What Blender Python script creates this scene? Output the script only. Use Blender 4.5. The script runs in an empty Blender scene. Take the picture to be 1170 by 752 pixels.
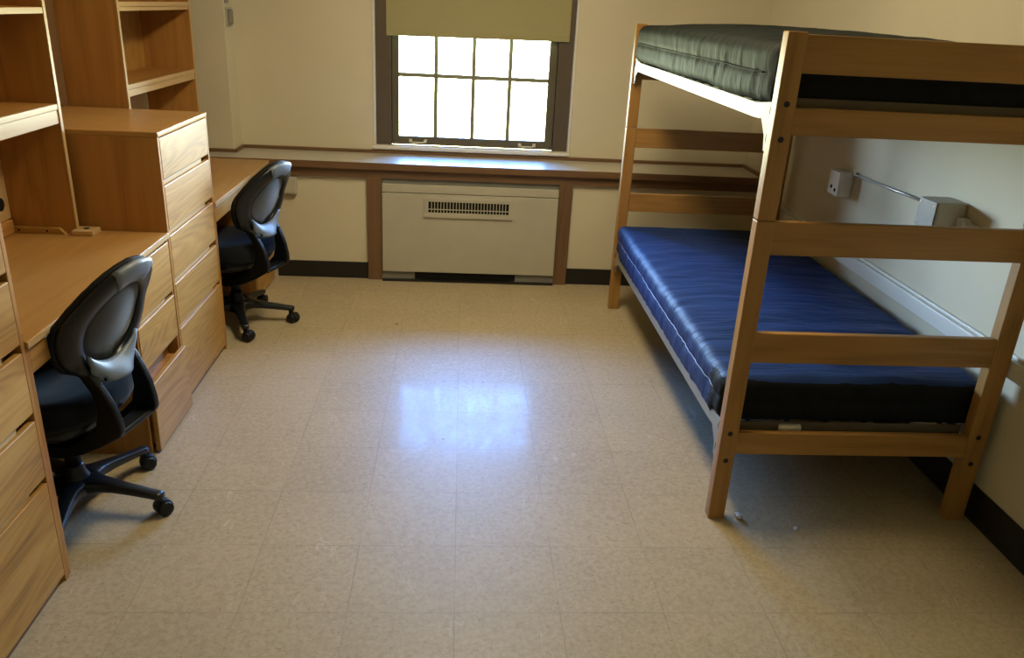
import bpy, bmesh, math, random
from mathutils import Vector, Matrix, noise
random.seed(4)
S = bpy.context.scene
COL = S.collection
PI = math.pi

# ------------------------------------------------------------------ materials
def _mat(name):
    m = bpy.data.materials.new(name); m.use_nodes = True
    nt = m.node_tree; nt.nodes.clear()
    out = nt.nodes.new('ShaderNodeOutputMaterial')
    return m, nt, out
def N(nt, typ, **kw):
    n = nt.nodes.new('ShaderNode' + typ)
    for k, v in kw.items():
        if k in n.inputs: n.inputs[k].default_value = v
        else: setattr(n, k, v)
    return n
def L(nt, a, ao, b, bi): nt.links.new(a.outputs[ao], b.inputs[bi])
def c4(c): return (c[0], c[1], c[2], 1.0)
def math_node(nt, op, a, b=None):
    n = N(nt, 'Math', operation=op)
    for i, v in enumerate((a, b)):
        if v is None: continue
        if isinstance(v, (int, float)): n.inputs[i].default_value = v
        else: nt.links.new(v, n.inputs[i])
    return n.outputs[0]
def ramp(nt, fac, stops):
    r = N(nt, 'ValToRGB'); e = r.color_ramp.elements
    e[0].position, e[0].color = stops[0][0], c4(stops[0][1])
    e[1].position, e[1].color = stops[-1][0], c4(stops[-1][1])
    for p, c in stops[1:-1]:
        x = e.new(p); x.color = c4(c)
    nt.links.new(fac, r.inputs[0]); return r.outputs[0]

def plain(name, col, rough=.5, spec=.5, metal=0., var=.06, vscale=6., bump=0., bscale=60., coat=0., coat_r=.1):
    m, nt, out = _mat(name)
    b = N(nt, 'BsdfPrincipled', Roughness=rough, Metallic=metal)
    b.inputs['Specular IOR Level'].default_value = spec
    b.inputs['Coat Weight'].default_value = coat; b.inputs['Coat Roughness'].default_value = coat_r
    tc = N(nt, 'TexCoord'); nz = N(nt, 'TexNoise', Scale=vscale, Detail=4.)
    L(nt, tc, 'Object', nz, 'Vector')
    lo = [x * (1 - var) for x in col]; hi = [min(1, x * (1 + var)) for x in col]
    nt.links.new(ramp(nt, nz.outputs[0], [(.3, lo), (.7, hi)]), b.inputs['Base Color'])
    if bump:
        n2 = N(nt, 'TexNoise', Scale=bscale, Detail=3.); L(nt, tc, 'Object', n2, 'Vector')
        bp = N(nt, 'Bump', Strength=bump, Distance=.004); L(nt, n2, 0, bp, 'Height'); L(nt, bp, 0, b, 'Normal')
    L(nt, b, 0, out, 0); return m

_wood = {}
def wood(kind, axis):
    key = (kind, axis)
    if key in _wood: return _wood[key]
    pal = {'oak':   ((.26, .130, .028), (.43, .232, .054), (.53, .312, .088), .42),
           'panel': ((.31, .142, .033), (.40, .192, .048), (.46, .23, .062), .42),
           'bed':   ((.24, .118, .027), (.36, .183, .045), (.42, .222, .060), .38),
           'lam':   ((.34, .175, .050), (.40, .213, .064), (.45, .25, .082), .33),
           'dark':  ((.12, .064, .030), (.165, .090, .043), (.20, .112, .055), .42),
           'edge':  ((.46, .31, .14), (.54, .37, .18), (.60, .43, .22), .38)}[kind]
    m, nt, out = _mat('wood_%s_%s' % key)
    b = N(nt, 'BsdfPrincipled', Roughness=pal[3])
    tc = N(nt, 'TexCoord'); oi = N(nt, 'ObjectInfo')
    off = N(nt, 'VectorMath', operation='SCALE'); off.inputs[0].default_value = (7.3, 11.1, 5.7)
    L(nt, oi, 'Random', off, 'Scale')
    add = N(nt, 'VectorMath', operation='ADD'); L(nt, tc, 'Object', add, 0); L(nt, off, 0, add, 1)
    sc = [1., 1., 1.]; sc['xyz'.index(axis)] = .10
    mp = N(nt, 'Mapping'); mp.inputs['Scale'].default_value = sc; L(nt, add, 0, mp, 'Vector')
    big = N(nt, 'TexNoise', Scale=4.2, Detail=2., Distortion=.3); L(nt, mp, 0, big, 'Vector')
    s = math_node(nt, 'SINE', math_node(nt, 'MULTIPLY', big.outputs[0], 170. if kind == 'oak' else 70.))
    rings = math_node(nt, 'MULTIPLY', math_node(nt, 'ADD', s, 1.), .5)
    sc2 = [1., 1., 1.]; sc2['xyz'.index(axis)] = .03
    mp2 = N(nt, 'Mapping'); mp2.inputs['Scale'].default_value = sc2; L(nt, add, 0, mp2, 'Vector')
    fine = N(nt, 'TexNoise', Scale=190., Detail=2.); L(nt, mp2, 0, fine, 'Vector')
    mid = N(nt, 'TexNoise', Scale=22., Detail=3.); L(nt, mp2, 0, mid, 'Vector')
    rw = {'oak': .15, 'bed': .16, 'panel': .22, 'lam': .10, 'dark': .15, 'edge': .12}[kind]
    f = math_node(nt, 'ADD', math_node(nt, 'MULTIPLY', rings, rw),
        math_node(nt, 'ADD', math_node(nt, 'MULTIPLY', fine.outputs[0], .35), math_node(nt, 'MULTIPLY', mid.outputs[0], .65 - rw * .8)))
    nt.links.new(ramp(nt, f, [(.26, pal[0]), (.48, pal[1]), (.74, pal[2])]), b.inputs['Base Color'])
    bp = N(nt, 'Bump', Strength=.05, Distance=.002); L(nt, fine, 0, bp, 'Height'); L(nt, bp, 0, b, 'Normal')
    L(nt, b, 0, out, 0); _wood[key] = m; return m

def floor_material():
    m, nt, out = _mat('vinyl_tile_floor')
    b = N(nt, 'BsdfPrincipled'); b.inputs['Coat Weight'].default_value = .12; b.inputs['Specular IOR Level'].default_value = .30; b.inputs['Coat IOR'].default_value = 1.45
    tc = N(nt, 'TexCoord'); T = .3048
    sep = N(nt, 'SeparateXYZ'); L(nt, tc, 'Object', sep, 0)
    lines, cells = [], []
    for ax in 'XY':
        q = math_node(nt, 'DIVIDE', sep.outputs[ax], T)
        cells.append(math_node(nt, 'FLOOR', q))
        fr = math_node(nt, 'SUBTRACT', q, math_node(nt, 'ROUND', q))
        lines.append(math_node(nt, 'LESS_THAN', math_node(nt, 'ABSOLUTE', fr), .0032))
    line = math_node(nt, 'MAXIMUM', lines[0], lines[1])
    cv = N(nt, 'CombineXYZ'); nt.links.new(cells[0], cv.inputs[0]); nt.links.new(cells[1], cv.inputs[1])
    wn = N(nt, 'TexWhiteNoise'); L(nt, cv, 0, wn, 'Vector')
    # every tile: its own direction of marbling
    off = N(nt, 'VectorMath', operation='SCALE'); L(nt, wn, 'Color', off, 0); off.inputs['Scale'].default_value = 40.
    add = N(nt, 'VectorMath', operation='ADD'); L(nt, tc, 'Object', add, 0); L(nt, off, 0, add, 1)
    n1 = N(nt, 'TexNoise', Scale=60., Detail=6., Roughness=.75); L(nt, add, 0, n1, 'Vector')
    mp = N(nt, 'Mapping'); mp.inputs['Scale'].default_value = (.8, 1.25, 1.); L(nt, add, 0, mp, 'Vector')
    n2 = N(nt, 'TexNoise', Scale=120., Detail=3.); L(nt, mp, 0, n2, 'Vector')
    n3 = N(nt, 'TexNoise', Scale=2.2, Detail=3.); L(nt, tc, 'Object', n3, 'Vector')
    base = ramp(nt, n1.outputs[0], [(.30, (.365, .292, .182)), (.5, (.45, .372, .246)), (.70, (.515, .438, .303))])
    fleck = math_node(nt, 'MULTIPLY', math_node(nt, 'GREATER_THAN', n2.outputs[0], .655), .55)
    mx = N(nt, 'MixRGB'); nt.links.new(fleck, mx.inputs[0]); nt.links.new(base, mx.inputs[1]); mx.inputs[2].default_value = (.23, .17, .10, 1)
    tv = math_node(nt, 'ADD', .94, math_node(nt, 'MULTIPLY', wn.outputs['Value'], .06))
    tv2 = math_node(nt, 'MULTIPLY', tv, math_node(nt, 'ADD', .90, math_node(nt, 'MULTIPLY', n3.outputs[0], .2)))
    v = N(nt, 'VectorMath', operation='SCALE'); L(nt, mx, 0, v, 0); nt.links.new(tv2, v.inputs['Scale'])
    # pale scuffs
    mp6 = N(nt, 'Mapping'); mp6.inputs['Scale'].default_value = (1., .35, 1.); mp6.inputs['Rotation'].default_value = (0, 0, -.5); L(nt, tc, 'Object', mp6, 'Vector')
    n6 = N(nt, 'TexNoise', Scale=9., Detail=2., Distortion=.8); L(nt, mp6, 0, n6, 'Vector')
    n7 = N(nt, 'TexNoise', Scale=5.5, Detail=2.); L(nt, tc, 'Object', n7, 'Vector')
    sc_ = math_node(nt, 'MULTIPLY', math_node(nt, 'LESS_THAN', math_node(nt, 'ABSOLUTE', math_node(nt, 'SUBTRACT', n6.outputs[0], .5)), .0045),
                    ramp_val(nt, n7.outputs[0], .54, .64, 0., .28))
    mx7 = N(nt, 'MixRGB'); nt.links.new(sc_, mx7.inputs[0]); L(nt, v, 0, mx7, 1); mx7.inputs[2].default_value = (.72, .68, .58, 1); v = mx7
    # seams come and go under the wax
    n5 = N(nt, 'TexNoise', Scale=3.1); L(nt, tc, 'Object', n5, 'Vector')
    sm = math_node(nt, 'MULTIPLY', line, ramp_val(nt, n5.outputs[0], .38, .62, .12, .62))
    mx2 = N(nt, 'MixRGB'); nt.links.new(sm, mx2.inputs[0]); L(nt, v, 0, mx2, 1); mx2.inputs[2].default_value = (.12, .085, .045, 1)
    L(nt, mx2, 0, b, 'Base Color')
    # worn wax: scuffs change the gloss
    mp4 = N(nt, 'Mapping'); mp4.inputs['Scale'].default_value = (1., .45, 1.); mp4.inputs['Rotation'].default_value = (0, 0, .7); L(nt, tc, 'Object', mp4, 'Vector')
    n4 = N(nt, 'TexNoise', Scale=26., Detail=6., Roughness=.7, Distortion=1.2); L(nt, mp4, 0, n4, 'Vector')
    nt.links.new(ramp_val(nt, n4.outputs[0], .38, .62, .05, .24), b.inputs['Coat Roughness'])
    nt.links.new(ramp_val(nt, n4.outputs[0], .3, .7, .40, .52), b.inputs['Roughness'])
    h = math_node(nt, 'ADD', math_node(nt, 'MULTIPLY', line, -1.), math_node(nt, 'MULTIPLY', n4.outputs[0], .55))
    bp = N(nt, 'Bump', Strength=.10, Distance=.002); nt.links.new(h, bp.inputs['Height'])
    L(nt, bp, 0, b, 'Normal'); L(nt, bp, 0, b, 'Coat Normal')
    L(nt, b, 0, out, 0); return m
def ramp_val(nt, v, a, b_, lo, hi):
    r = N(nt, 'MapRange'); r.inputs['From Min'].default_value = a; r.inputs['From Max'].default_value = b_
    r.inputs['To Min'].default_value = lo; r.inputs['To Max'].default_value = hi
    nt.links.new(v, r.inputs['Value']); return r.outputs[0]

def glass_material():
    m, nt, out = _mat('window_glass')
    t = N(nt, 'BsdfTransparent', Color=(.97, .985, .98, 1)); g = N(nt, 'BsdfGlossy', Roughness=.02)
    fr = N(nt, 'Fresnel', IOR=1.45); mx = N(nt, 'MixShader')
    L(nt, fr, 0, mx, 0); L(nt, t, 0, mx, 1); L(nt, g, 0, mx, 2); L(nt, mx, 0, out, 0); return m
def blind_material():
    m, nt, out = _mat('blind_fabric')
    tc = N(nt, 'TexCoord'); nz = N(nt, 'TexNoise', Scale=400., Detail=1.); L(nt, tc, 'Object', nz, 'Vector')
    col = ramp(nt, nz.outputs[0], [(.3, (.35, .32, .17)), (.7, (.41, .375, .20))])
    d = N(nt, 'BsdfDiffuse'); t = N(nt, 'BsdfTranslucent'); mx = N(nt, 'MixShader'); mx.inputs[0].default_value = .045
    nt.links.new(col, d.inputs[0]); nt.links.new(col, t.inputs[0])
    L(nt, d, 0, mx, 1); L(nt, t, 0, mx, 2); L(nt, mx, 0, out, 0); return m
def fabric(name, c, rough=.55, sheen=.3, wr=.25, axis=0, spec=.5):
    m, nt, out = _mat(name)
    b = N(nt, 'BsdfPrincipled', Roughness=rough); b.inputs['Sheen Weight'].default_value = sheen
    b.inputs['Specular IOR Level'].default_value = spec
    tc = N(nt, 'TexCoord'); nz = N(nt, 'TexNoise', Scale=5., Detail=4.); L(nt, tc, 'Object', nz, 'Vector')
    nt.links.new(ramp(nt, nz.outputs[0], [(.3, [x * .86 for x in c]), (.7, [x * 1.12 for x in c])]), b.inputs['Base Color'])
    w = N(nt, 'TexNoise', Scale=900., Detail=1.); L(nt, tc, 'Object', w, 'Vector')
    mp = N(nt, 'Mapping'); mp.inputs['Scale'].default_value = (.16, 1., .25); L(nt, tc, 'Object', mp, 'Vector')
    w2 = N(nt, 'TexNoise', Scale=38., Detail=3., Distortion=.6); L(nt, mp, 0, w2, 'Vector')
    h = math_node(nt, 'ADD', math_node(nt, 'MULTIPLY', w.outputs[0], .06), w2.outputs[0])
    bp = N(nt, 'Bump', Strength=wr, Distance=.012); nt.links.new(h, bp.inputs['Height']); L(nt, bp, 0, b, 'Normal')
    L(nt, b, 0, out, 0); return m

M = dict(
    wall=plain('wall_paint', (.66, .61, .47), .62, .35, var=.03, vscale=2.5, bump=.10, bscale=90),
    ceil=plain('ceiling_paint', (.72, .69, .60), .8, .3, var=.02),
    vinyl=plain('black_vinyl_base', (.012, .011, .011), .38, .5, var=.15),
    white=plain('white_paint', (.74, .73, .69), .35, .5, var=.03),
    cream=plain('cream_enamel', (.47, .45, .37), .42, .45, var=.035, vscale=9),
    toe=plain('grey_enamel', (.23, .225, .20), .5, .4, var=.06),
    black=plain('black_void', (.006, .006, .006), .8, .2),
    frame=plain('brown_window_paint', (.105, .080, .055), .42, .45, var=.08, bump=.05),
    bars=plain('olive_glazing_bar', (.24, .23, .14), .45, .45, var=.05),
    sash=plain('olive_window_paint', (.12, .105, .065), .42, .45, var=.08),
    metal=plain('pale_metal', (.62, .58, .48), .28, .5, metal=.8),
    hand=plain('cream_handle', (.68, .64, .50), .35, .5),
    steel=plain('stainless_plate', (.16, .145, .135), .5, .4, metal=.3, var=.10, vscale=30),
    conduit=plain('galvanised_pipe', (.46, .45, .43), .38, .5, metal=.6),
    rail=plain('white_steel', (.27, .275, .245), .42, .45, var=.06),
    bolt=plain('black_bolt', (.012, .012, .012), .45, .4),
    endp=fabric('black_end_panel', (.005, .006, .007), .7, .0, .3, spec=.2),
    seat=fabric('black_seat_fabric', (.004, .0055, .010), .9, .1, .04, spec=.15),
    mesh=fabric('grey_mesh_fabric', (.020, .024, .032), .75, .3, .05),
    cush=plain('black_back_foam', (.006, .006, .007), .75, .3, var=.1),
    plastic=plain('black_plastic', (.006, .007, .009), .40, .35, var=.12),
    gloss=plain('satin_black_plastic', (.008, .010, .013), .32, .42, var=.12),
    capmat=plain('sky_sheen_plastic', (.15, .20, .29), .48, .9, var=.08),  # black plastic with the bluish sky reflection put into its base colour
    navy=fabric('navy_mattress_cover', (.010, .033, .140), .58, .0, .42, spec=.2),
    slate=fabric('slate_mattress_cover', (.013, .017, .017), .62, .0, .25, spec=.10),
    pipe_l=plain('pale_blue_piping', (.20, .26, .42), .5),
    pipe_d=plain('dark_piping', (.003, .0035, .0035), .6, .1),
    deck=plain('brown_steel_deck', (.12, .095, .060), .5, .4),
    tag=plain('white_tape', (.62, .58, .46), .55),
    wrap=plain('crumpled_clear_wrap', (.62, .66, .74), .12, .8, var=.2, vscale=200),
    crumb=plain('dark_crumb', (.05, .035, .02), .8),
    olive=blind_material(), glass=glass_material(), floor=floor_material(),
    ctop=plain('counter_laminate', (.50, .47, .41), .27, .5, var=.03),
    lampf=plain('lamp_frame', (.7, .7, .68), .4),
)

# ------------------------------------------------------------------ geometry helpers
class MB:
    def __init__(s): s.bm = bmesh.new()
    def box(s, x0, x1, y0, y1, z0, z1):
        v = [s.bm.verts.new(p) for p in ((x0,y0,z0),(x1,y0,z0),(x1,y1,z0),(x0,y1,z0),(x0,y0,z1),(x1,y0,z1),(x1,y1,z1),(x0,y1,z1))]
        for f in ((0,3,2,1),(4,5,6,7),(0,1,5,4),(1,2,6,5),(2,3,7,6),(3,0,4,7)): s.bm.faces.new([v[i] for i in f])
        return s
    def prism(s, poly, axis, a, b):
        """poly in the two other axes (in xyz order), extruded along axis from a to b"""
        def P(p, t):
            if axis == 'x': return (t, p[0], p[1])
            if axis == 'y': return (p[0], t, p[1])
            return (p[0], p[1], t)
        A = [s.bm.verts.new(P(p, a)) for p in poly]; B = [s.bm.verts.new(P(p, b)) for p in poly]
        n = len(poly)
        s.bm.faces.new(A[::-1]); s.bm.faces.new(B)
        for i in range(n): s.bm.faces.new((A[i], A[(i+1) % n], B[(i+1) % n], B[i]))
        return s
    def loft(s, rings, caps=True, closed=True):
        R = [[s.bm.verts.new(p) for p in r] for r in rings]; n = len(R[0])
        for a, b in zip(R, R[1:]):
            for i in range(n if closed else n - 1): s.bm.faces.new((a[i], a[(i+1) % n], b[(i+1) % n], b[i]))
        if caps: s.bm.faces.new(R[0][::-1]); s.bm.faces.new(R[-1])
        return s
    def tube(s, pts, r, n=10):
        pts = [Vector(p) for p in pts]; rings = []
        for i, p in enumerate(pts):
            d = (pts[min(i+1, len(pts)-1)] - pts[max(i-1, 0)]).normalized()
            u = d.orthogonal().normalized() if i == 0 else (u - d * u.dot(d)).normalized()
            w = d.cross(u); rr = r[i] if isinstance(r, (list, tuple)) else r
            rings.append([p + rr * (math.cos(2*PI*k/n) * u + math.sin(2*PI*k/n) * w) for k in range(n)])
        return s.loft(rings)
    def lathe(s, prof, c=(0,0), n=28):
        rings = [[(c[0] + r*math.cos(2*PI*k/n), c[1] + r*math.sin(2*PI*k/n), z) for k in range(n)] for r, z in prof]
        return s.loft(rings)
ORG = {}
def obj(name, mb, mat, parent=None, bevel=0., smooth=False, seg=2, sub=0):
    bm = mb.bm if isinstance(mb, MB) else mb
    bmesh.ops.recalc_face_normals(bm, faces=bm.faces)
    me = bpy.data.meshes.new(name); bm.to_mesh(me); bm.free()
    me.materials.append(mat)
    o = bpy.data.objects.new(name, me); COL.objects.link(o)
    if parent is not None:
        o.parent = parent
        if ORG.get(parent.name):
            ORG[o.name] = ORG[parent.name]; me.transform(Matrix.Translation(-Vector(ORG[o.name])))
    if smooth:
        for p in me.polygons: p.use_smooth = True
    if bevel:
        b = o.modifiers.new('bevel', 'BEVEL'); b.width = bevel; b.segments = seg; b.limit_method = 'ANGLE'; b.angle_limit = math.radians(40)
        for p in me.polygons: p.use_smooth = True
        o.modifiers.new('wn', 'WEIGHTED_NORMAL')
    if sub:
        m = o.modifiers.new('sub', 'SUBSURF'); m.levels = m.render_levels = sub
    return o
def tag(o, label, cat, group=None):
    o['label'] = label; o['category'] = cat
    if group: o['group'] = group
    return o
def thing(name, label, cat, loc, group=None):
    """an Empty at the thing's base; parts built in world coordinates are shifted to it"""
    o = bpy.data.objects.new(name, None); COL.objects.link(o); o.location = loc
    o.empty_display_size = .1; ORG[o.name] = tuple(loc)
    return tag(o, label, cat, group)
def struct(name, mb, mat, parent=None, bevel=0., **k):
    o = obj(name, mb, mat, parent, bevel, **k)
    if parent is None: o['kind'] = 'structure'
    return o

# ------------------------------------------------------------------ the room
XL, XR, YB, YF, ZC = -1.75, 1.835, 3.29, -3.6, 2.62
OX0, OX1, OZ0, OZ1 = -.545, .662, .752, 2.36            # window opening
struct('floor', MB().box(XL-.1, XR+.1, YF-.1, YB+.3, -.05, 0), M['floor'])
struct('ceiling', MB().box(XL-.1, XR+.1, YF-.1, YB+.3, ZC, ZC+.05), M['ceil'])
struct('wall_left', MB().box(XL-.1, XL, YF-.1, YB+.3, 0, ZC), M['wall'])
struct('wall_right', MB().box(XR, XR+.1, YF-.1, YB+.3, 0, ZC), M['wall'])
struct('wall_front', MB().box(XL-.1, XR+.1, YF-.1, YF, 0, ZC), M['wall'])
w = MB()
w.box(XL, OX0, YB, YB+.13, 0, ZC).box(OX1, XR, YB, YB+.13, 0, ZC).box(OX0, OX1, YB, YB+.13, 0, OZ0).box(OX0, OX1, YB, YB+.13, OZ1, ZC)
struct('wall_back', w, M['wall'])
lw = MB(); lw.box(XL, -.52, 2.985, 3.0, 0, .64).box(.62, XR, 2.985, 3.0, 0, .64)
struct('wall_back_lower', lw, M['wall'])
struct('wall_column', MB().box(XL, -1.365, 3.115, YB, .727, ZC), M['wall'], bevel=.004)
struct('baseboard_back', MB().box(-1.12, -.567, 2.977, 2.985, 0, .103).box(.668, XR, 2.977, 2.985, 0, .103), M['vinyl'], bevel=.002)
struct('baseboard_right', MB().box(XR-.008, XR, YF, 2.977, 0, .13), M['vinyl'], bevel=.002)
t = struct('trim_1', MB().box(XR-.030, XR, YF, 2.98, .560, .622), M['white'], bevel=.004)
obj('trim_bead', MB().box(XR-.014, XR, YF, 2.98, .622, .634), M['white'], t, .003)

# window: painted frame, two sashes with glazing bars, panes, sill
wn = struct('window_1', MB().box(-.541, -.447, 3.315, 3.40, OZ0, OZ1).box(.566, .658, 3.315, 3.40, OZ0, OZ1).box(-.447, .566, 3.315, 3.40, OZ1-.08, OZ1), M['frame'], bevel=.003)
def sash(z0, z1, y, rows, bot):
    m = MB(); X0, X1 = -.447, .566; g0, g1 = -.403, .516
    m.box(X0, g0, y, y+.04, z0, z1).box(g1, X1, y, y+.04, z0, z1).box(g0, g1, y, y+.04, z0, z0+bot).box(g0, g1, y, y+.04, z1-.045, z1)
    s_ = obj('sash', m, M['sash'], wn, .003)
    b = MB()
    for x in (-.177, .054, .279): b.box(x-.0125, x+.0125, y+.006, y+.034, z0+bot, z1-.045)
    for z in rows: b.box(g0, g1, y+.008, y+.032, z-.0125, z+.0125)
    obj('glazing_bars', b, M['bars'], s_, .002)
    obj('pane', MB().box(g0, g1, y+.018, y+.021, z0+bot, z1-.045), M['glass'], s_)
    return s_
s1 = sash(.776, 1.575, 3.345, (1.198,), .053)
sash(1.53, 2.28, 3.388, (1.93,), .045)
for xc in (-.285, .405):
    h = MB(); h.tube([(xc-.045, 3.345, .797), (xc-.042, 3.325, .800), (xc-.030, 3.318, .794), (xc+.030, 3.318, .794), (xc+.042, 3.325, .800), (xc+.045, 3.345, .797)], .0055, 8)
    h.box(xc-.056, xc-.036, 3.340, 3.346, .788, .812).box(xc+.036, xc+.056, 3.340, 3.346, .788, .812)
    obj('sash_handle', h, M['hand'], s1, smooth=True)
for a_, b_ in ((-.453, -.447), (.566, .572)): obj('stop_bead', MB().box(a_, b_, 3.322, 3.346, .776, OZ1-.08), M['hand'], wn)
for a_, b_ in ((-.556, -.541), (.658, .673)): obj('casing_edge', MB().box(a_, b_, 3.282, 3.316, .776, OZ1+.01), M['white'], wn, .003)
obj('window_sill', MB().box(-.562, .672, 3.262, 3.345, .752, .776), M['white'], wn, .005)

bl = thing('roller_blind', 'olive fabric roller blind pulled halfway down the window', 'blind', (.075, 3.305, 2.3))
bp_ = [(-.474, 1.428), (.626, 1.441), (.626, 2.30), (-.474, 2.30)]
obj('blind_fabric', MB().prism(bp_, 'y', 3.3045, 3.3057), M['olive'], bl)
obj('hem_bar', MB().prism([(-.474, 1.421), (.626, 1.434), (.626, 1.462), (-.474, 1.449)], 'y', 3.3015, 3.3085), M['olive'], bl, .002)
obj('roller_tube', MB().tube([(-.474, 3.312, 2.315), (.626, 3.312, 2.315)], .02, 16), M['olive'], bl, smooth=True)

# ------------------------------------------------------------------ window counter, heater
ct = thing('window_counter', 'long laminate counter with brown wood edge under the window', 'counter', (0, 2.97, 0))
obj('counter_top', MB().box(XL, XR-.012, 2.948, YB-.002, .690, .727), M['ctop'], ct, .001)
obj('front_edge', MB().box(XL, XR-.012, 2.936, 2.948, .687, .7265), wood('dark', 'x'), ct, .002)
obj('apron', MB().box(-1.13, XR-.012, 2.962, 2.980, .634, .690), wood('dark', 'x'), ct)
bs = MB(); bs.box(-1.365, XR-.03, 3.272, YB-.001, .727, .746).box(XL, -1.347, 3.097, 3.114, .727, .746).box(-1.364, -1.347, 3.114, 3.272, .727, .746).box(XR-.03, XR-.012, 2.95, YB-.001, .727, .746)
obj('backsplash', bs, wood('dark', 'x'), ct, .002)
for x0, x1 in ((-.566, -.479), (.586, .667)):
    obj('support_post', MB().box(x0, x1, 2.958, 2.984, 0, .634), wood('dark', 'z'), ct, .002)

hu = thing('wall_heater', 'cream metal heater cabinet below the window between brown posts', 'heater', (.054, 2.96, 0))
obj('front_panel', MB().box(-.476, .584, 2.940, 2.953, .062, .553), M['cream'], hu, .003)
obj('access_flap', MB().box(-.476, .584, 2.940, 2.953, .557, .606), M['cream'], hu, .003)
obj('casing', MB().box(-.478, .585, 2.957, 3.05, .0, .60), M['toe'], hu)
obj('back_strip', MB().box(-.478, .585, 2.975, 2.983, .600, .634), M['toe'], hu)
obj('toe_slot', MB().box(-.279, .345, 2.950, 2.957, .016, .060), M['black'], hu)
obj('floor_strip', MB().box(-.478, .585, 2.936, 2.957, 0, .012), M['vinyl'], hu)
vg = MB()   # vent frame
vx0, vx1, vz0, vz1 = -.226, .308, .412, .534; gx0, gx1, gz0, gz1 = -.199, .285, .443, .510
vg.box(vx0, vx1, 2.930, 2.9402, gz1, vz1).box(vx0, vx1, 2.930, 2.9402, vz0, gz0).box(vx0, gx0, 2.930, 2.9402, gz0, gz1).box(gx1, vx1, 2.930, 2.9402, gz0, gz1)
vent = obj('vent', vg, M['cream'], hu, .002)
obj('vent_opening', MB().box(gx0, gx1, 2.9385, 2.9398, gz0, gz1), M['black'], vent)
gb = MB(); n = 26
for i in range(1, n):
    x = gx0 + (gx1 - gx0) * i / n; gb.box(x-.0022, x+.0022, 2.931, 2.937, gz0, gz1)
gb.box(gx0, gx1, 2.9325, 2.9365, gz0+.018, gz0+.023)
obj('grille_bars', gb, M['cream'], vent)
for x, z in ((-.437, .528), (.545, .531)):
    obj('screw', MB().box(x-.006, x+.006, 2.9375, 2.9405, z-.006, z+.006), M['conduit'], hu, .001)
for x, z in ((-.205, .420), (.255, .420), (-.195, .526), (.283, .524)):
    obj('vent_screw', MB().tube([(x, 2.9285, z), (x, 2.931, z)], .004, 8), M['conduit'], vent)

# ------------------------------------------------------------------ small wall fittings
ob = thing('outlet_box', 'cream outlet box on the wall under the counter behind the far chair', 'outlet', (-1.02, 2.985, .52))
obj('box_body', MB().box(-1.075, -.978, 2.945, 2.984, .522, .622), M['cream'], ob, .004)
obj('cover_plate', MB().box(-1.07, -.983, 2.942, 2.946, .527, .617), M['cream'], ob, .002)
th = thing('thermostat', 'small grey thermostat on the side of the corner column', 'thermostat', (-1.365, 3.2, 1.44))
obj('back_plate', MB().box(-1.3655, -1.356, 3.135, 3.245, 1.438, 1.535), M['cream'], th, .002)
obj('cover', MB().box(-1.356, -1.338, 3.145, 3.205, 1.445, 1.525), M['toe'], th, .004)
obj('dial', MB().tube([(-1.356, 3.228, 1.49), (-1.348, 3.228, 1.49)], .012, 14), M['toe'], th)
sw = thing('wall_switch', 'grey switch plate above the thermostat on the corner column', 'switch', (-1.365, 3.18, 1.56))
obj('switch_plate', MB().box(-1.3655, -1.358, 3.13, 3.20, 1.556, 1.68), M['toe'], sw, .002)
obj('toggle', MB().box(-1.358, -1.345, 3.16, 3.17, 1.605, 1.63), M['white'], sw, .002)

# right wall: two electrical boxes and the pipe joining them
def socket(name, label, x0, y0, y1, z0, z1, face, holes):
    s_ = thing(name, label, 'outlet', (XR, (y0+y1)/2, z0))
    obj('box_body', MB().box(x0, XR-.001, y0, y1, z0, z1), M['cream'] if face == 'cream' else M['white'], s_, .008, seg=3)
    f = obj('face_plate', MB().box(x0-.006, x0+.001, y0+.002, y1-.002, z0+.002, z1-.002), M['steel'] if face == 'cream' else M['white'], s_, .002)
    for y, z, r in holes:
        obj('screw' if r < .005 else 'socket_hole', MB().tube([(x0-.0075, y, z), (x0-.005, y, z)], r, 10), M['metal'] if r < .005 else M['black'], f)
    return s_
socket('outlet_box', 'small white socket box on right wall, farther along the thin pipe', XR-.065, 1.835, 1.945, .857, .972, 'white',
       ((1.865, .885, .009), (1.905, .895, .009)))
socket('outlet_box', 'cream box with steel face plate on right wall, nearer the bed end', XR-.115, .945, 1.065, .925, 1.035, 'cream',
       ((.962, .942, .0035), (1.048, .942, .0035), (.962, 1.018, .0035), (1.048, 1.018, .0035)))
cd = thing('conduit_pipe', 'thin grey pipe running between two boxes on the right wall', 'pipe', (XR-.008, 1.45, .975))
obj('pipe', MB().tube([(XR-.009, 1.834, .967), (XR-.009, 1.066, .985)], .0065, 10), M['conduit'], cd, smooth=True)
obj('pipe_strap', MB().box(XR-.017, XR, 1.80, 1.815, .957, .980), M['conduit'], cd, .002)
rw_ = thing('wire_raceway', 'white flat raceway leaving the steel-faced box along right wall', 'raceway', (XR-.012, .4, .95))
obj('channel', MB().box(XR-.024, XR-.001, -.9, .944, .945, .975), M['white'], rw_, .004)
obj('end_fitting', MB().box(XR-.036, XR-.001, .905, .944, .935, .985), M['white'], rw_, .004)

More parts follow.
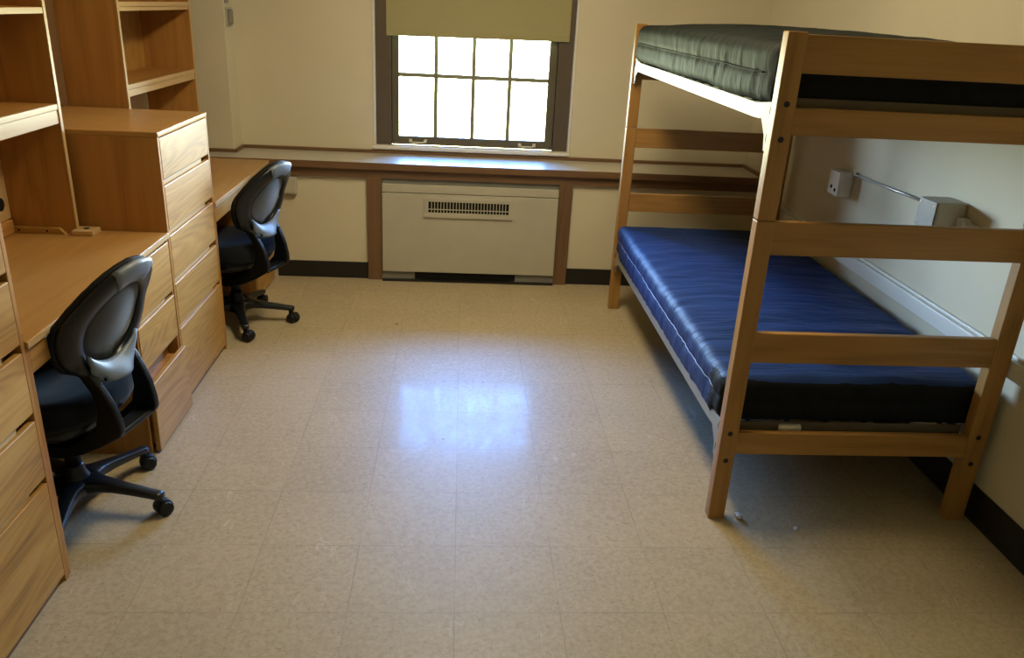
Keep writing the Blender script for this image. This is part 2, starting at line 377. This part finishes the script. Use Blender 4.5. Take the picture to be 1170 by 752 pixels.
# ------------------------------------------------------------------ bunk bed
bed = thing('bunk_bed', 'oak bunk bed with ladder-like ends along the right wall', 'bed', (1.34, 1.53, 0))
bw = lambda a: wood('bed', a)
XA0, XA1, XB0, XB1 = .875, .932, 1.734, 1.800
def bed_end(y0, y1, k, near):
    yr0, yr1 = (y0+.004, y0+.030)
    for x0, x1 in ((XA0, XA1), (XB0, XB1)):
        p = obj('post', MB().box(x0, x1, y0, y1, 0, 1.059*k), bw('z'), bed, .003)
        q = obj('post', MB().box(x0, x1, y0, y1, 1.0615*k, 1.594*k), bw('z'), bed, .003)
        xc = (x0+x1)/2; ya, yb = (y0-.0012, y0+.002) if near else (y1-.002, y1+.0012)
        for o_, zs in ((p, (.336, .233)), (q, (1.400, 1.301))):
            for z in zs: obj('bolt', MB().tube([(xc, ya, z*k), (xc, yb, z*k)], .0088, 14), M['bolt'], o_)
    for z0, z1 in ((.954, 1.058), (.594, .696), (.256, .337), (1.314, 1.390), (1.484, 1.588)):
        obj('rail', MB().box(XA1-.004, XB0+.004, yr0, yr1, z0*k, z1*k), bw('x'), bed, .003)
bed_end(.468, .511, 1.0, True)
bed_end(2.545, 2.588, .984, False)
def deck(zt, k2):
    """steel side rails with end brackets, end angles and the flat deck"""
    zb = zt - .045
    for x, sgn in ((XA0+.012, 1), (XB1-.012, -1)):
        m = MB()
        poly = [(.512, zt-.128), (.546, zt-.128), (.556, zt-.085), (.60, zb+.004), (.66, zb), (2.40, zb), (2.455, zb), (2.50, zt-.070), (2.515, zt-.110), (2.544, zt-.110),
                (2.544, zt+.014), (2.51, zt+.016), (2.42, zt), (.66, zt), (.56, zt+.012), (.512, zt+.016)]
        m.prism(poly, 'x', x-.0025, x+.0025)
        m.box(min(x, x+sgn*.03), max(x, x+sgn*.03), .62, 2.43, zb, zb+.004)
        r = obj('side_rail', m, M['rail'], bed, .001)
        for y in (.527, 2.530):
            for z in (zt-.012, zt-.092):
                obj('hook_slot', MB().prism([(y-.007, z-.013), (y+.003, z-.013), (y+.008, z), (y+.004, z+.016), (y-.005, z+.016), (y-.001, z)], 'x', x-.0045, x+.0045), M['black'], r)
    for y0, y1 in ((.519, .523), (2.534, 2.538)):
        obj('end_angle', MB().box(XA1+.004, XB0-.004, y0, y1, zb+.008, zt+k2), M['deck'], bed)
    d = MB()
    for i in range(15):
        y = .62 + i*.13; d.box(XA0+.02, XB1-.02, y, y+.035, zt-.030, zt-.027)
    for i in range(6):
        x = 1.0 + i*.14; d.box(x, x+.018, .523, 2.534, zt-.027, zt-.024)
    obj('spring_deck', d, M['deck'], bed)
deck(.344, .013); deck(1.384, .030)
tg = obj('tape_roll_tag', MB().tube([(1.085, .5165, .337), (1.16, .5165, .337)], .0125, 14), M['tag'], bed, smooth=True)
tg['label'] = 'white tag on the lower end angle'

def mattress(name, label, x0, x1, y0, y1, z0, z1, mat, pipe, crown, seed, sagf, parts):
    o = thing(name, label, 'mattress', ((x0+x1)/2, (y0+y1)/2, z0), None)
    cx, cy, cz = (x0+x1)/2, (y0+y1)/2, (z0+z1)/2; hx, hy, hz = (x1-x0)/2, (y1-y0)/2, (z1-z0)/2
    nx, ny, nz = 44, 110, 12; R = .038
    bm = bmesh.new()
    def axis(n, h):
        a = [-h + R*(1-math.cos(i*PI/10)) for i in range(5)]
        inner = [-(h-R) + 2*(h-R)*i/n for i in range(n+1)]
        return a + inner + [-q for q in a[::-1]]
    AX, AY, AZ = axis(nx, hx), axis(ny, hy), axis(nz, hz)
    def pt(x, y, z):
        q = Vector((max(-hx+R, min(hx-R, x)), max(-hy+R, min(hy-R, y)), max(-hz+R, min(hz-R, z))))
        d = Vector((x, y, z)) - q
        nrm = d.normalized() if d.length > 1e-9 else Vector((0, 0, 1))
        p = q + nrm * R if d.length > 1e-9 else Vector((x, y, z))
        # puckers: sides gathered along the piping, top in cross folds
        side = abs(nrm.x) + abs(nrm.y)
        tz = z / hz
        n1 = noise.noise(Vector((y*32 + x*32 + seed + .6*tz, tz*.9, seed)))
        n2 = noise.noise(Vector((y*60 + x*60, tz*1.5 + seed, 3.1)))
        g = min(1., abs(tz)*1.3 + .15)
        disp = side * (.0062*n1 + .0034*n2) * (1.2 - .5*g)
        disp -= side * .006 * math.exp(-(tz/.10)**2)
        topf = max(0, nrm.z)
        f1 = noise.noise(Vector((x*3.0 + seed, y*17 + 1.2*noise.noise(Vector((x*4, y*3, seed))), .5)))
        f2 = noise.noise(Vector((x*6.0, y*38 + 2*noise.noise(Vector((x*5, y*4, 2.)))+seed, 1.5)))
        disp += topf * (.0042*f1 + .0034*f2)
        p = p + nrm * disp
        bul = crown * max(0, 1-(x/hx)**2) * max(0, 1-(y/hy)**4)
        if z > 0: p.z += bul * (z/hz)
        # the near corner bulges over the rail
        if x < -hx + .012 and abs(y) < hy - .10: p.z += sagf(y) * max(0., -tz)
        return p + Vector((cx, cy, cz))
    cache = {}
    def V(x, y, z):
        k = (round(x, 5), round(y, 5), round(z, 5))
        if k not in cache: cache[k] = bm.verts.new(pt(x, y, z))
        return cache[k]
    def grid(A, B, f):
        for i in range(len(A)-1):
            for j in range(len(B)-1):
                bm.faces.new((f(A[i], B[j]), f(A[i+1], B[j]), f(A[i+1], B[j+1]), f(A[i], B[j+1])))
    for s_ in (-1, 1):
        grid(AX, AY, lambda a, b: V(a, b, s_*hz)); grid(AX, AZ, lambda a, b: V(a, s_*hy, b)); grid(AY, AZ, lambda a, b: V(s_*hx, a, b))
    # the ends are closed by a black panel wrapped a little round the corners
    bm2 = bm.copy()
    def is_end(f):
        q = f.calc_center_median(); e = .135 + .05*noise.noise(Vector((q.z*45, q.x*9, seed)))
        dy = q.y - y0
        return dy < e and (q.z < z1 - .012 - .006*noise.noise(Vector((q.x*14, seed, 0))))
    for b_, keep in ((bm, False), (bm2, True)):
        bmesh.ops.delete(b_, geom=[f for f in b_.faces if is_end(f) != keep], context='FACES')
    obj('cover', bm, mat, o, smooth=True)
    e_ = obj('end_panel', bm2, M['endp'], o, smooth=True); e_['label'] = 'black end panel of the cover'
    # piping round the middle
    for sx in (-1, 1):
        pts = []
        for i in range(71):
            y = -hy + .10 + (2*hy - .16)*i/70
            pts.append(pt(sx*hx, y, 0.) + Vector((sx*.002, 0, .004*noise.noise(Vector((sx, y*4, seed))))))
        obj('piping', MB().tube(pts, .0020 if z1 < 1 else .0032, 6), pipe, o, smooth=True)
    return o
mattress('mattress', 'navy blue vinyl mattress on the lower bunk', .876, 1.797, .527, 2.532, .346, .510, M['navy'], M['pipe_l'], .022, 1.7, lambda y: -.026 + .004*noise.noise(Vector((y*6, 1., 2.))), None)
mattress('mattress', 'dark slate grey mattress on the upper bunk', .878, 1.79, .527, 2.532, 1.387, 1.562, M['slate'], M['pipe_d'], .034, 8.3,
         lambda y: -.006 + .012*noise.noise(Vector((y*2.6, 4., 2.))), None)

# ------------------------------------------------------------------ drawers, chests, desks, hutches
FX = -1.13
def front(name, y0, y1, z0, z1, parent, x=FX, th=.02):
    o = obj(name, MB().box(x-th, x, y0, y1, z0, z1), wood('oak', 'y'), parent, .0035)
    return o
def drawer(y0, y1, z0, z1, parent, x=FX, pull=True, body=True):
    d = front('drawer', y0, y1, z0, z1, parent, x)
    if pull:     # finger rail in the gap above the front, short of the right end
        obj('finger_rail', MB().box(x-.020, x-.010, y0+.012, y1-.075, z1+.001, z1+.017), wood('edge', 'y'), d, .001)
    if body:
        obj('drawer_box', MB().box(x-.45, x-.021, y0+.02, y1-.02, z0+.02, z1-.03), wood('panel', 'x'), d)
    return d
def chest(label, y0, y1):
    c = thing('chest_of_drawers', label, 'dresser', (-1.44, (y0+y1)/2, 0), 'oak dressers on the left')
    H = 1.125; t = .018; xb = XL+.012
    for a, b in ((y0, y0+t), (y1-t, y1)):
        obj('side_panel', MB().box(xb, FX-.001, a, b, 0, H-.020), wood('panel', 'z'), c, .002)
    obj('top', MB().box(xb, FX+.002, y0, y1, H-.020, H), wood('lam', 'x'), c, .003)
    obj('back_panel', MB().box(xb, xb+.008, y0+t, y1-t, .03, H-.02), wood('panel', 'z'), c)
    obj('carcass_face', MB().box(FX-.07, FX-.045, y0+t, y1-t, .0, H-.02), wood('panel', 'y'), c)
    obj('plinth', MB().box(FX-.03, FX-.012, y0+t, y1-t, 0, .018), wood('dark', 'y'), c)
    for z0, z1 in ((.945, 1.1015), (.750, .922), (.553, .728), (.356, .530), (.026, .337)):
        drawer(y0+t+.001, y1-t-.001, z0, z1, c)
    return c
chest('nearest oak dresser, cut off by the left edge of the photo', -.470, .148)
chest('tall oak dresser between the two desks, its plain side facing the camera', 1.238, 1.846)

def desk(label, y0, y1, H, ped0, file_x, wall_end):
    d = thing('desk', label, 'desk', (-1.44, (y0+y1)/2, 0), 'oak desks on the left')
    xb = XL+.012; t = .018
    obj('desktop', MB().box(xb, FX+.003, y0, y1, H-.020, H), wood('lam', 'y'), d, .003)
    obj('top_edge', MB().box(FX+.003, FX+.006, y0, y1, H-.020, H-.001), wood('edge', 'y'), d, .001)
    obj('side_panel', MB().box(xb, FX-.004, y0, y0+t, 0, H-.021), wood('panel', 'z'), d, .002)
    obj('side_panel', MB().box(xb, FX-.004, ped0, ped0+t, 0, H-.021), wood('panel', 'z'), d, .002)
    obj('side_panel', MB().box(xb, FX-.004, y1-t+.006, y1, 0, H-.021), wood('panel', 'z'), d, .002)
    obj('back_panel', MB().box(xb, xb+.012, y0+t, y1-t, .10, H-.021), wood('panel', 'y'), d)
    front('pencil_drawer', y0+t+.002, ped0-.002, H-.100, H-.029, d, FX-.006)
    obj('carcass_face', MB().box(FX-.07, FX-.045, ped0+t, y1-.013, .0, H-.021), wood('panel', 'y'), d)
    for z0, z1, x in ((H-.232, H-.034, FX), (H-.420, H-.250, FX), (.010, .281, file_x)):
        q = z0 < .1
        drawer(ped0+t-.008, y1-.006, z0, z1, d, x, pull=not q)
    return d
desk('oak desk on the near left with the nearer office chair tucked in', .152, 1.235, .748, .842, FX+.026, False)
desk('oak desk in the far left corner, reaching the window counter', 1.850, 2.933, .722, 2.500, FX, True)

def hutch(label, y0, y1, z0, shelves, fx, back_from, lip=True, foot=False):
    h = thing('desk_hutch', label, 'bookcase', (-1.58, (y0+y1)/2, z0), 'oak hutches on the desks')
    t = .019; xb = XL+.018; zt = 2.0
    for a, b in ((y0, y0+t), (y1-t, y1)):
        obj('side_panel', MB().box(xb, fx, a, b, z0+.001, zt), wood('panel', 'z'), h, .0015)
        obj('front_edge', MB().box(fx, fx+.004, a, b, z0+.001, zt), wood('edge', 'z'), h, .001)
    obj('top_panel', MB().box(xb, fx, y0+t, y1-t, zt-.02, zt), wood('panel', 'y'), h)
    obj('back_panel', MB().box(xb, xb+.008, y0+t, y1-t, back_from, zt-.02), wood('oak', 'z'), h)
    for zs, lh in shelves:
        s_ = obj('shelf', MB().box(xb+.008, fx-.010, y0+t, y1-t, zs-.020, zs), wood('panel', 'y'), h)
        obj('shelf_edge', MB().box(fx-.010, fx+.002, y0+t, y1-t, zs-.020, zs), wood('edge', 'y'), s_, .001)
        if lh: obj('shelf_lip', MB().box(fx-.022, fx-.001, y0+t, y1-t, zs-.021-lh, zs-.021), wood('edge', 'y'), s_, .001)
    return h, xb
h1, xb = hutch('hutch on the near desk with an empty shelf above the desktop', .170, 1.200, .748, ((1.220, .047), (1.538, 0)), -1.444, .80)
bp = MB(); bp.box(xb+.008, xb+.078, .19, 1.158, .752, .800)
obj('gap_shade_board', MB().box(xb, xb+.012, 1.201, 1.868, 1.127, 2.0), wood('dark', 'z'), h1)  # added dark board, stands in for the shade in the gap between the hutches
obj('back_rail', bp, wood('panel', 'y'), h1, .002)
rp = obj('rear_stile', MB().box(xb+.009, xb+.062, .90, 1.179, .801, 1.15), wood('edge', 'z'), h1, .001)
obj('cable_hole', MB().tube([(xb+.0615, 1.125, .862), (xb+.0632, 1.125, .862)], .024, 20), M['black'], rp)
cl = MB(); cl.prism([(-1.665, .748+.0005), (-1.475, .748+.0005), (-1.495, .771), (-1.665, .771)], 'y', 1.160, 1.180)
c_ = obj('base_cleat', cl, wood('oak', 'x'), h1, .002)
for x in (-1.64, -1.54): obj('screw_hole', MB().tube([(x, 1.1590, .760), (x, 1.1602, .760)], .004, 10), M['black'], c_)
fb = obj('foot_block', MB().box(-1.448, -1.372, 1.148, 1.222, .7485, .766), wood('edge', 'x'), h1, .002)
obj('peg_hole', MB().tube([(-1.41, 1.19, .7655), (-1.41, 1.19, .7668)], .011, 14), M['black'], fb)
hutch('hutch in the far corner behind the tall dresser, two bare shelves', 1.872, 2.842, .722, ((1.218, .030), (1.556, .017)), -1.468, 1.185)

# ------------------------------------------------------------------ office chairs
def lerp_table(tab, v):
    for (a, fa), (b, fb_) in zip(tab, tab[1:]):
        if v <= b:
            k = (v-a)/(b-a) if b > a else 0; k = k*k*(3-2*k) * .35 + k*.65
            return fa + (fb_-fa)*k
    return tab[-1][1]
def chair(label, loc, rot, base_angle, dz):
    c = thing('office_chair', label, 'chair', (loc[0], loc[1], 0), 'black office chairs')
    ORG.pop(c.name); c.rotation_euler = (0, 0, rot)
    P, G = M['plastic'], M['gloss']
    # --- five-star base
    obj('hub', MB().lathe([(.052, .070), (.056, .085), (.050, .115), (.036, .135), (.030, .165), (.028, .170)]), G, c, smooth=True)
    obj('gas_column', MB().lathe([(.0245, .165), (.0245, .255), (.014, .257), (.014, .33)]), P, c, smooth=True)
    for k in range(5):
        a = base_angle - rot + k*2*PI/5; ca, sa = math.cos(a), math.sin(a)
        rings = []
        for r, w_, zc, hh in ((.020, .062, .098, .050), (.055, .052, .102, .046), (.085, .034, .101, .040), (.13, .026, .096, .034), (.19, .022, .088, .029), (.245, .021, .080, .025), (.275, .021, .076, .024), (.290, .016, .075, .020)):
            ring = []
            for i in range(16):
                t = 2*PI*i/16; cc, ss = math.cos(t), math.sin(t)
                u = w_*math.copysign(abs(cc)**.5, cc)*.9; z = zc + hh*.5*math.copysign(abs(ss)**.5, ss)
                ring.append((r*ca - u*sa, r*sa + u*ca, z))
            rings.append(ring)
        obj('leg', MB().loft(rings), G, c, smooth=True)
        # caster: stem, hood, twin wheels
        R = .272; px, py = R*ca, R*sa; tw = a + (.9, -.6, .4, 2.1, -1.3)[k]
        ax = Vector((-math.sin(tw), math.cos(tw), 0)); fw = Vector((math.cos(tw), math.sin(tw), 0))
        cm = MB(); cm.tube([(px, py, .068), (px, py, .040)], .011, 12)
        ctr = Vector((px, py, .0255)) + fw*.014
        prof = [(ctr + fw*(.029*math.cos(t)) + Vector((0, 0, .029*math.sin(t)))) for t in [(-.15 + i*(PI+.3)/12) for i in range(13)]]
        cm.loft([[p - ax*.0125 for p in prof] , [p + ax*.0125 for p in prof]])
        cs = obj('caster', cm, P, c, smooth=False, bevel=.002)
        for s_ in (-1, 1):
            q0, q1 = ctr + ax*s_*.013, ctr + ax*s_*.029
            obj('wheel', MB().tube([q0, q0+ax*s_*.001, q1-ax*s_*.005, q1-ax*s_*.001, q1], [.0245, .0255, .0255, .021, .010], 24), P, cs, smooth=True)
    # --- seat
    def sup(hx, hy, n=40, e=3.2):
        return [(hx*math.copysign(abs(math.cos(2*PI*i/n))**(2/e), math.cos(2*PI*i/n)), hy*math.copysign(abs(math.sin(2*PI*i/n))**(2/e), math.sin(2*PI*i/n))) for i in range(n)]
    rings = []
    for f, z in ((.90, .385), (.97, .392), (1.0, .41), (1.0, .435), (.985, .455), (.94, .470), (.80, .477), (.5, .474), (.15, .471)):
        rings.append([(x, y+.045, z+dz + (-.022*max(0, (y/.22))**3 if z > .43 else 0) + .010*abs(x/.23)**2) for x, y in sup(.232*f, .222*f)])
    obj('seat', MB().loft(rings), M['seat'], c, smooth=True)
    rings = [[(x, y+.045, z+dz) for x, y in sup(.205*f, .20*f)] for f, z in ((.80, .345), (.95, .352), (1.02, .372), (1.04, .392))]
    obj('seat_pan', MB().loft(rings), P, c, smooth=True)
    obj('tilt_mechanism', MB().box(-.065, .065, -.13, .11, .275+dz, .345+dz), P, c, .012, seg=3)
    # --- the two side struts that carry the back
    outer = [(-.150, .600), (-.187, .578), (-.212, .545), (-.236, .500), (-.254, .459), (-.267, .405), (-.269, .375), (-.262, .357), (-.205, .319), (-.126, .277), (-.060, .252), (.02, .245)]
    inner = [(.02, .285), (-.067, .297), (-.141, .338), (-.185, .386), (-.198, .440), (-.190, .500), (-.165, .545), (-.135, .575)]
    poly = [(y, z+dz) for y, z in outer+inner]
    for s_ in (-1, 1):
        m = MB(); n = len(poly)
        def XX(y, z, o_): return s_*(.088 + .012*max(0, (z-dz-.42)/.15) + o_)
        A = [m.bm.verts.new((XX(y, z, -.011), y, z)) for y, z in poly]; B = [m.bm.verts.new((XX(y, z, .013), y, z)) for y, z in poly]
        m.bm.faces.new(A); m.bm.faces.new(B[::-1])
        for i in range(n): m.bm.faces.new((A[i], A[(i+1) % n], B[(i+1) % n], B[i]))
        obj('back_strut', m, P, c, .006, seg=3)
    obj('strut_bridge', MB().box(-.085, .085, -.255, -.20, .345+dz, .365+dz), P, c, .006)
    # --- backrest: curved shell with an opening filled by mesh
    HW = [(.540, .085), (.560, .118), (.585, .155), (.62, .180), (.66, .195), (.70, .199), (.74, .194), (.78, .176), (.82, .148), (.85, .117), (.87, .088), (.885, .050), (.892, .0)]
    def spine(z): return -.186 - .43*(z-.575) if z > .575 else -.186 + .9*(z-.575)
    def surf(x, z):
        k = min(1., max(0., (z-.52)/.20)); k2 = 1 - .35*max(0., (z-.72)/.17)
        return spine(z) + (.042*k*k2+.014) * (abs(x)/.208)**2
    zc = .690
    def outline(th):
        # march outwards from the centre until the half width table is met
        dx, dz_ = math.cos(th), math.sin(th); r0, r1 = 0., .30
        for _ in range(30):
            r = (r0+r1)/2; x, z = abs(r*dx), zc + r*dz_
            ok = .540 < z < .892 and x < lerp_table(HW, z)
            if ok: r0 = r
            else: r1 = r
        return r0
    NT = 72; ths = [2*PI*i/NT for i in range(NT)]
    Ro = [outline(t) for t in ths]
    Ri = [1/math.sqrt((math.cos(t)/.128)**2 + (math.sin(t)/(.125 if math.sin(t) > 0 else .118))**2) for t in ths]
    def at(t, r, off): 
        x, z = r*math.cos(t), zc + r*math.sin(t); return (x, surf(x, z) + off, z + dz)
    def ring_mesh(a0, a1, prof, full):
        """prof: list of (fraction between inner and outer outline, offset in y)"""
        m = MB(); idx = [i % NT for i in range(a0, a1+1)]
        rows = [[m.bm.verts.new(at(ths[i], Ri[i] + (Ro[i]-Ri[i])*f, o_)) for f, o_ in prof] for i in (idx[:-1] if full else idx)]
        n = len(rows); q = len(prof)
        for i in range(n if full else n-1):
            A, B = rows[i], rows[(i+1) % n]
            for j in range(q): m.bm.faces.new((A[j], A[(j+1) % q], B[(j+1) % q], B[j]))
        if not full: m.bm.faces.new(rows[0]); m.bm.faces.new(rows[-1][::-1])
        return m
    obj('back_frame', ring_mesh(0, NT, [(0, .004), (.08, -.004), (.45, -.009), (.85, -.006), (1., .004), (1., .016), (.5, .016), (0, .016)], True), G, c, smooth=True)
    obj('back_cushion', ring_mesh(0, NT, [(-.25, .018), (.5, .017), (1.01, .015), (1.07, .022), (1.05, .034), (.7, .042), (.0, .038), (-.25, .034)], True), M['cush'], c, smooth=True)
    mm = MB(); fr = [0.05, .3, .55, .8, 1.03]
    rows = [[mm.bm.verts.new(at(t, Ri[i]*f, .010)) for f in fr] for i, t in enumerate(ths)]
    for i in range(NT):
        A, B = rows[i], rows[(i+1) % NT]
        for j in range(len(fr)-1): mm.bm.faces.new((A[j], A[j+1], B[j+1], B[j]))
    mm.bm.faces.new([r_[0] for r_ in rows])
    mo = obj('mesh_panel', mm, M['mesh'], c, smooth=True)
    so = mo.modifiers.new('thick', 'SOLIDIFY'); so.thickness = .006; so.offset = 1
    # top cap and lower carrier, satin plastic
    obj('top_cap', ring_mesh(13, 23, [(.12, .002), (.16, -.012), (.5, -.017), (.85, -.016), (1.02, -.006), (1.02, .010), (.5, .010)], False), M['capmat'], c, smooth=True)
    # carrier: a curved band, its lower edge kicked out to the rear
    m = MB(); rows = []; NB = 18
    for i in range(NB+1):
        u = -1 + 2*i/NB
        xt, zt = .116*u, .572 + .052*abs(u)**2.2
        xb_, zb = .092*u, .517 + .020*abs(u)**3
        row = []
        for j in range(7):
            k = j/6; x = xt*(1-k) + xb_*k; z = zt*(1-k) + zb*k
            yt = surf(xt, max(zt, .576)) - .012; yb = -.238 + .052*u*u
            row.append((x, yt*(1-k) + yb*k - .006*math.sin(PI*k), z + dz))
        rows.append(row)
    vs = [[m.bm.verts.new(p) for p in r_] for r_ in rows]
    for i in range(NB):
        for j in range(6): m.bm.faces.new((vs[i][j], vs[i+1][j], vs[i+1][j+1], vs[i][j+1]))
    car = obj('back_carrier', m, M['capmat'], c, smooth=True)
    so = car.modifiers.new('thick', 'SOLIDIFY'); so.thickness = .012; so.offset = 0
    for s_ in (-1, 1):
        obj('bolt_hole', MB().tube([(s_*.076, -.224, .536+dz), (s_*.076, -.232, .541+dz)], .006, 10), M['black'], car)
    return c
chair('black office chair at the near desk, its back turned to the camera', (-1.247, .50), PI/2 - math.radians(13), math.radians(-8), 0.)
chair('black office chair at the far desk, closest to the window', (-1.165, 2.20), PI/2 - math.radians(20), math.radians(-68), -.02)

# ------------------------------------------------------------------ scraps on the floor
def scrap(label, x, y, r, seed):
    bm = bmesh.new(); bmesh.ops.create_icosphere(bm, subdivisions=3, radius=1)
    for v in bm.verts:
        k = 1 + .55*noise.noise(v.co*2.3 + Vector((seed, 0, 0))) + .25*noise.noise(v.co*6 + Vector((0, seed, 0)))
        v.co = Vector((v.co.x*k*r, v.co.y*k*r*1.3, max(0, .75 + v.co.z*k*.75)*r))
    o = obj('plastic_scrap', bm, M['wrap']); o.location = (x, y, 0)
    return tag(o, label, 'litter')
scrap('shiny crumpled plastic scrap on floor beside near bed leg', .985, .475, .011, 2.)
scrap('faint plastic scrap on floor under the end of the bed', 1.165, .405, .008, 5.)
for lab, x, y, r in (('dark crumb on the floor in front of the heater, left side', -.335, 2.215, .006), ('dark speck on floor just below the bright window reflection', -.055, .99, .0035)):
    bm = bmesh.new(); bmesh.ops.create_icosphere(bm, subdivisions=2, radius=1)
    for v in bm.verts: v.co = Vector((v.co.x*r*1.5, v.co.y*r*.8, (v.co.z+1)*r*.25)) * (1 + .3*noise.noise(v.co*3))
    o = obj('crumb', bm, M['crumb']); o.location = (x, y, 0); tag(o, lab, 'crumb')

# ------------------------------------------------------------------ light
LAMP, SKY = 30.5, 72.
cl_ = thing('ceiling_light', 'long ceiling light fixture over the middle of the room', 'lamp', (.15, 1.33, ZC))
obj('lamp_frame', MB().box(-.08, .38, .70, 1.96, ZC-.03, ZC-.001), M['lampf'], cl_, .004)
m, nt, out = _mat('lamp_diffuser'); em = N(nt, 'Emission', Color=(1., .83, .52, 1), Strength=LAMP); L(nt, em, 0, out, 0)
obj('lamp_diffuser', MB().box(-.05, .35, .73, 1.93, ZC-.055, ZC-.031), m, cl_, .006)

wd = bpy.data.worlds.new('daylight'); S.world = wd; wd.use_nodes = True
nt = wd.node_tree; nt.nodes.clear()
o_ = nt.nodes.new('ShaderNodeOutputWorld'); bg = N(nt, 'Background', Strength=SKY)
tc = N(nt, 'TexCoord'); sp = N(nt, 'SeparateXYZ'); L(nt, tc, 'Generated', sp, 0)
col = ramp(nt, math_node(nt, 'ADD', math_node(nt, 'MULTIPLY', sp.outputs['Z'], .5), .5),
           [(0., (.12, .14, .06)), (.44, (.36, .39, .22)), (.485, (.50, .57, .46)), (.505, (.70, .92, 1.0)), (.535, (1.6, 2.05, 2.5)), (.59, (.80, 1.2, 1.7)), (.68, (.13, .38, 1.0)), (1., (.11, .28, .85))])
nt.links.new(col, bg.inputs['Color']); L(nt, bg, 0, o_, 0)
pl = bpy.data.lights.new('window_portal', 'AREA'); pl.shape = 'RECTANGLE'; pl.size = 1.16; pl.size_y = .80; pl.cycles.is_portal = True
po = bpy.data.objects.new('window_portal', pl); COL.objects.link(po); po.location = (.058, 3.425, 1.16); po.rotation_euler = (-PI/2, 0, 0)

# ------------------------------------------------------------------ camera
cam = bpy.data.cameras.new('camera'); co = bpy.data.objects.new('camera', cam); COL.objects.link(co)
pitch, roll, yaw = CAMROT = (0.381556, 0.053279, -0.075179)
fwd = Vector((-math.sin(yaw)*math.cos(pitch), math.cos(yaw)*math.cos(pitch), -math.sin(pitch)))
up = Vector((-math.sin(yaw)*math.sin(pitch), math.cos(yaw)*math.sin(pitch), math.cos(pitch)))
rt = Vector((math.cos(yaw), math.sin(yaw), 0))
r2 = math.cos(roll)*rt + math.sin(roll)*up; u2 = -math.sin(roll)*rt + math.cos(roll)*up
mw = Matrix((r2, u2, -fwd)).transposed().to_4x4(); mw.translation = Vector((-.016, -1.835, 1.619))
co.matrix_world = mw
cam.sensor_fit = 'HORIZONTAL'; cam.sensor_width = 36.; cam.lens = 917.836/1170*36.; cam.clip_start = .05
S.camera = co
S.view_settings.view_transform = 'Standard'; S.view_settings.look = 'None'
S.view_settings.exposure = 0.; S.view_settings.gamma = 1.; S.view_settings.use_curve_mapping = False
S.cycles.use_denoising = True; S.cycles.max_bounces = 8; S.cycles.diffuse_bounces = 5; S.cycles.sample_clamp_indirect = 6.; S.cycles.caustics_reflective = False; S.cycles.caustics_refractive = False
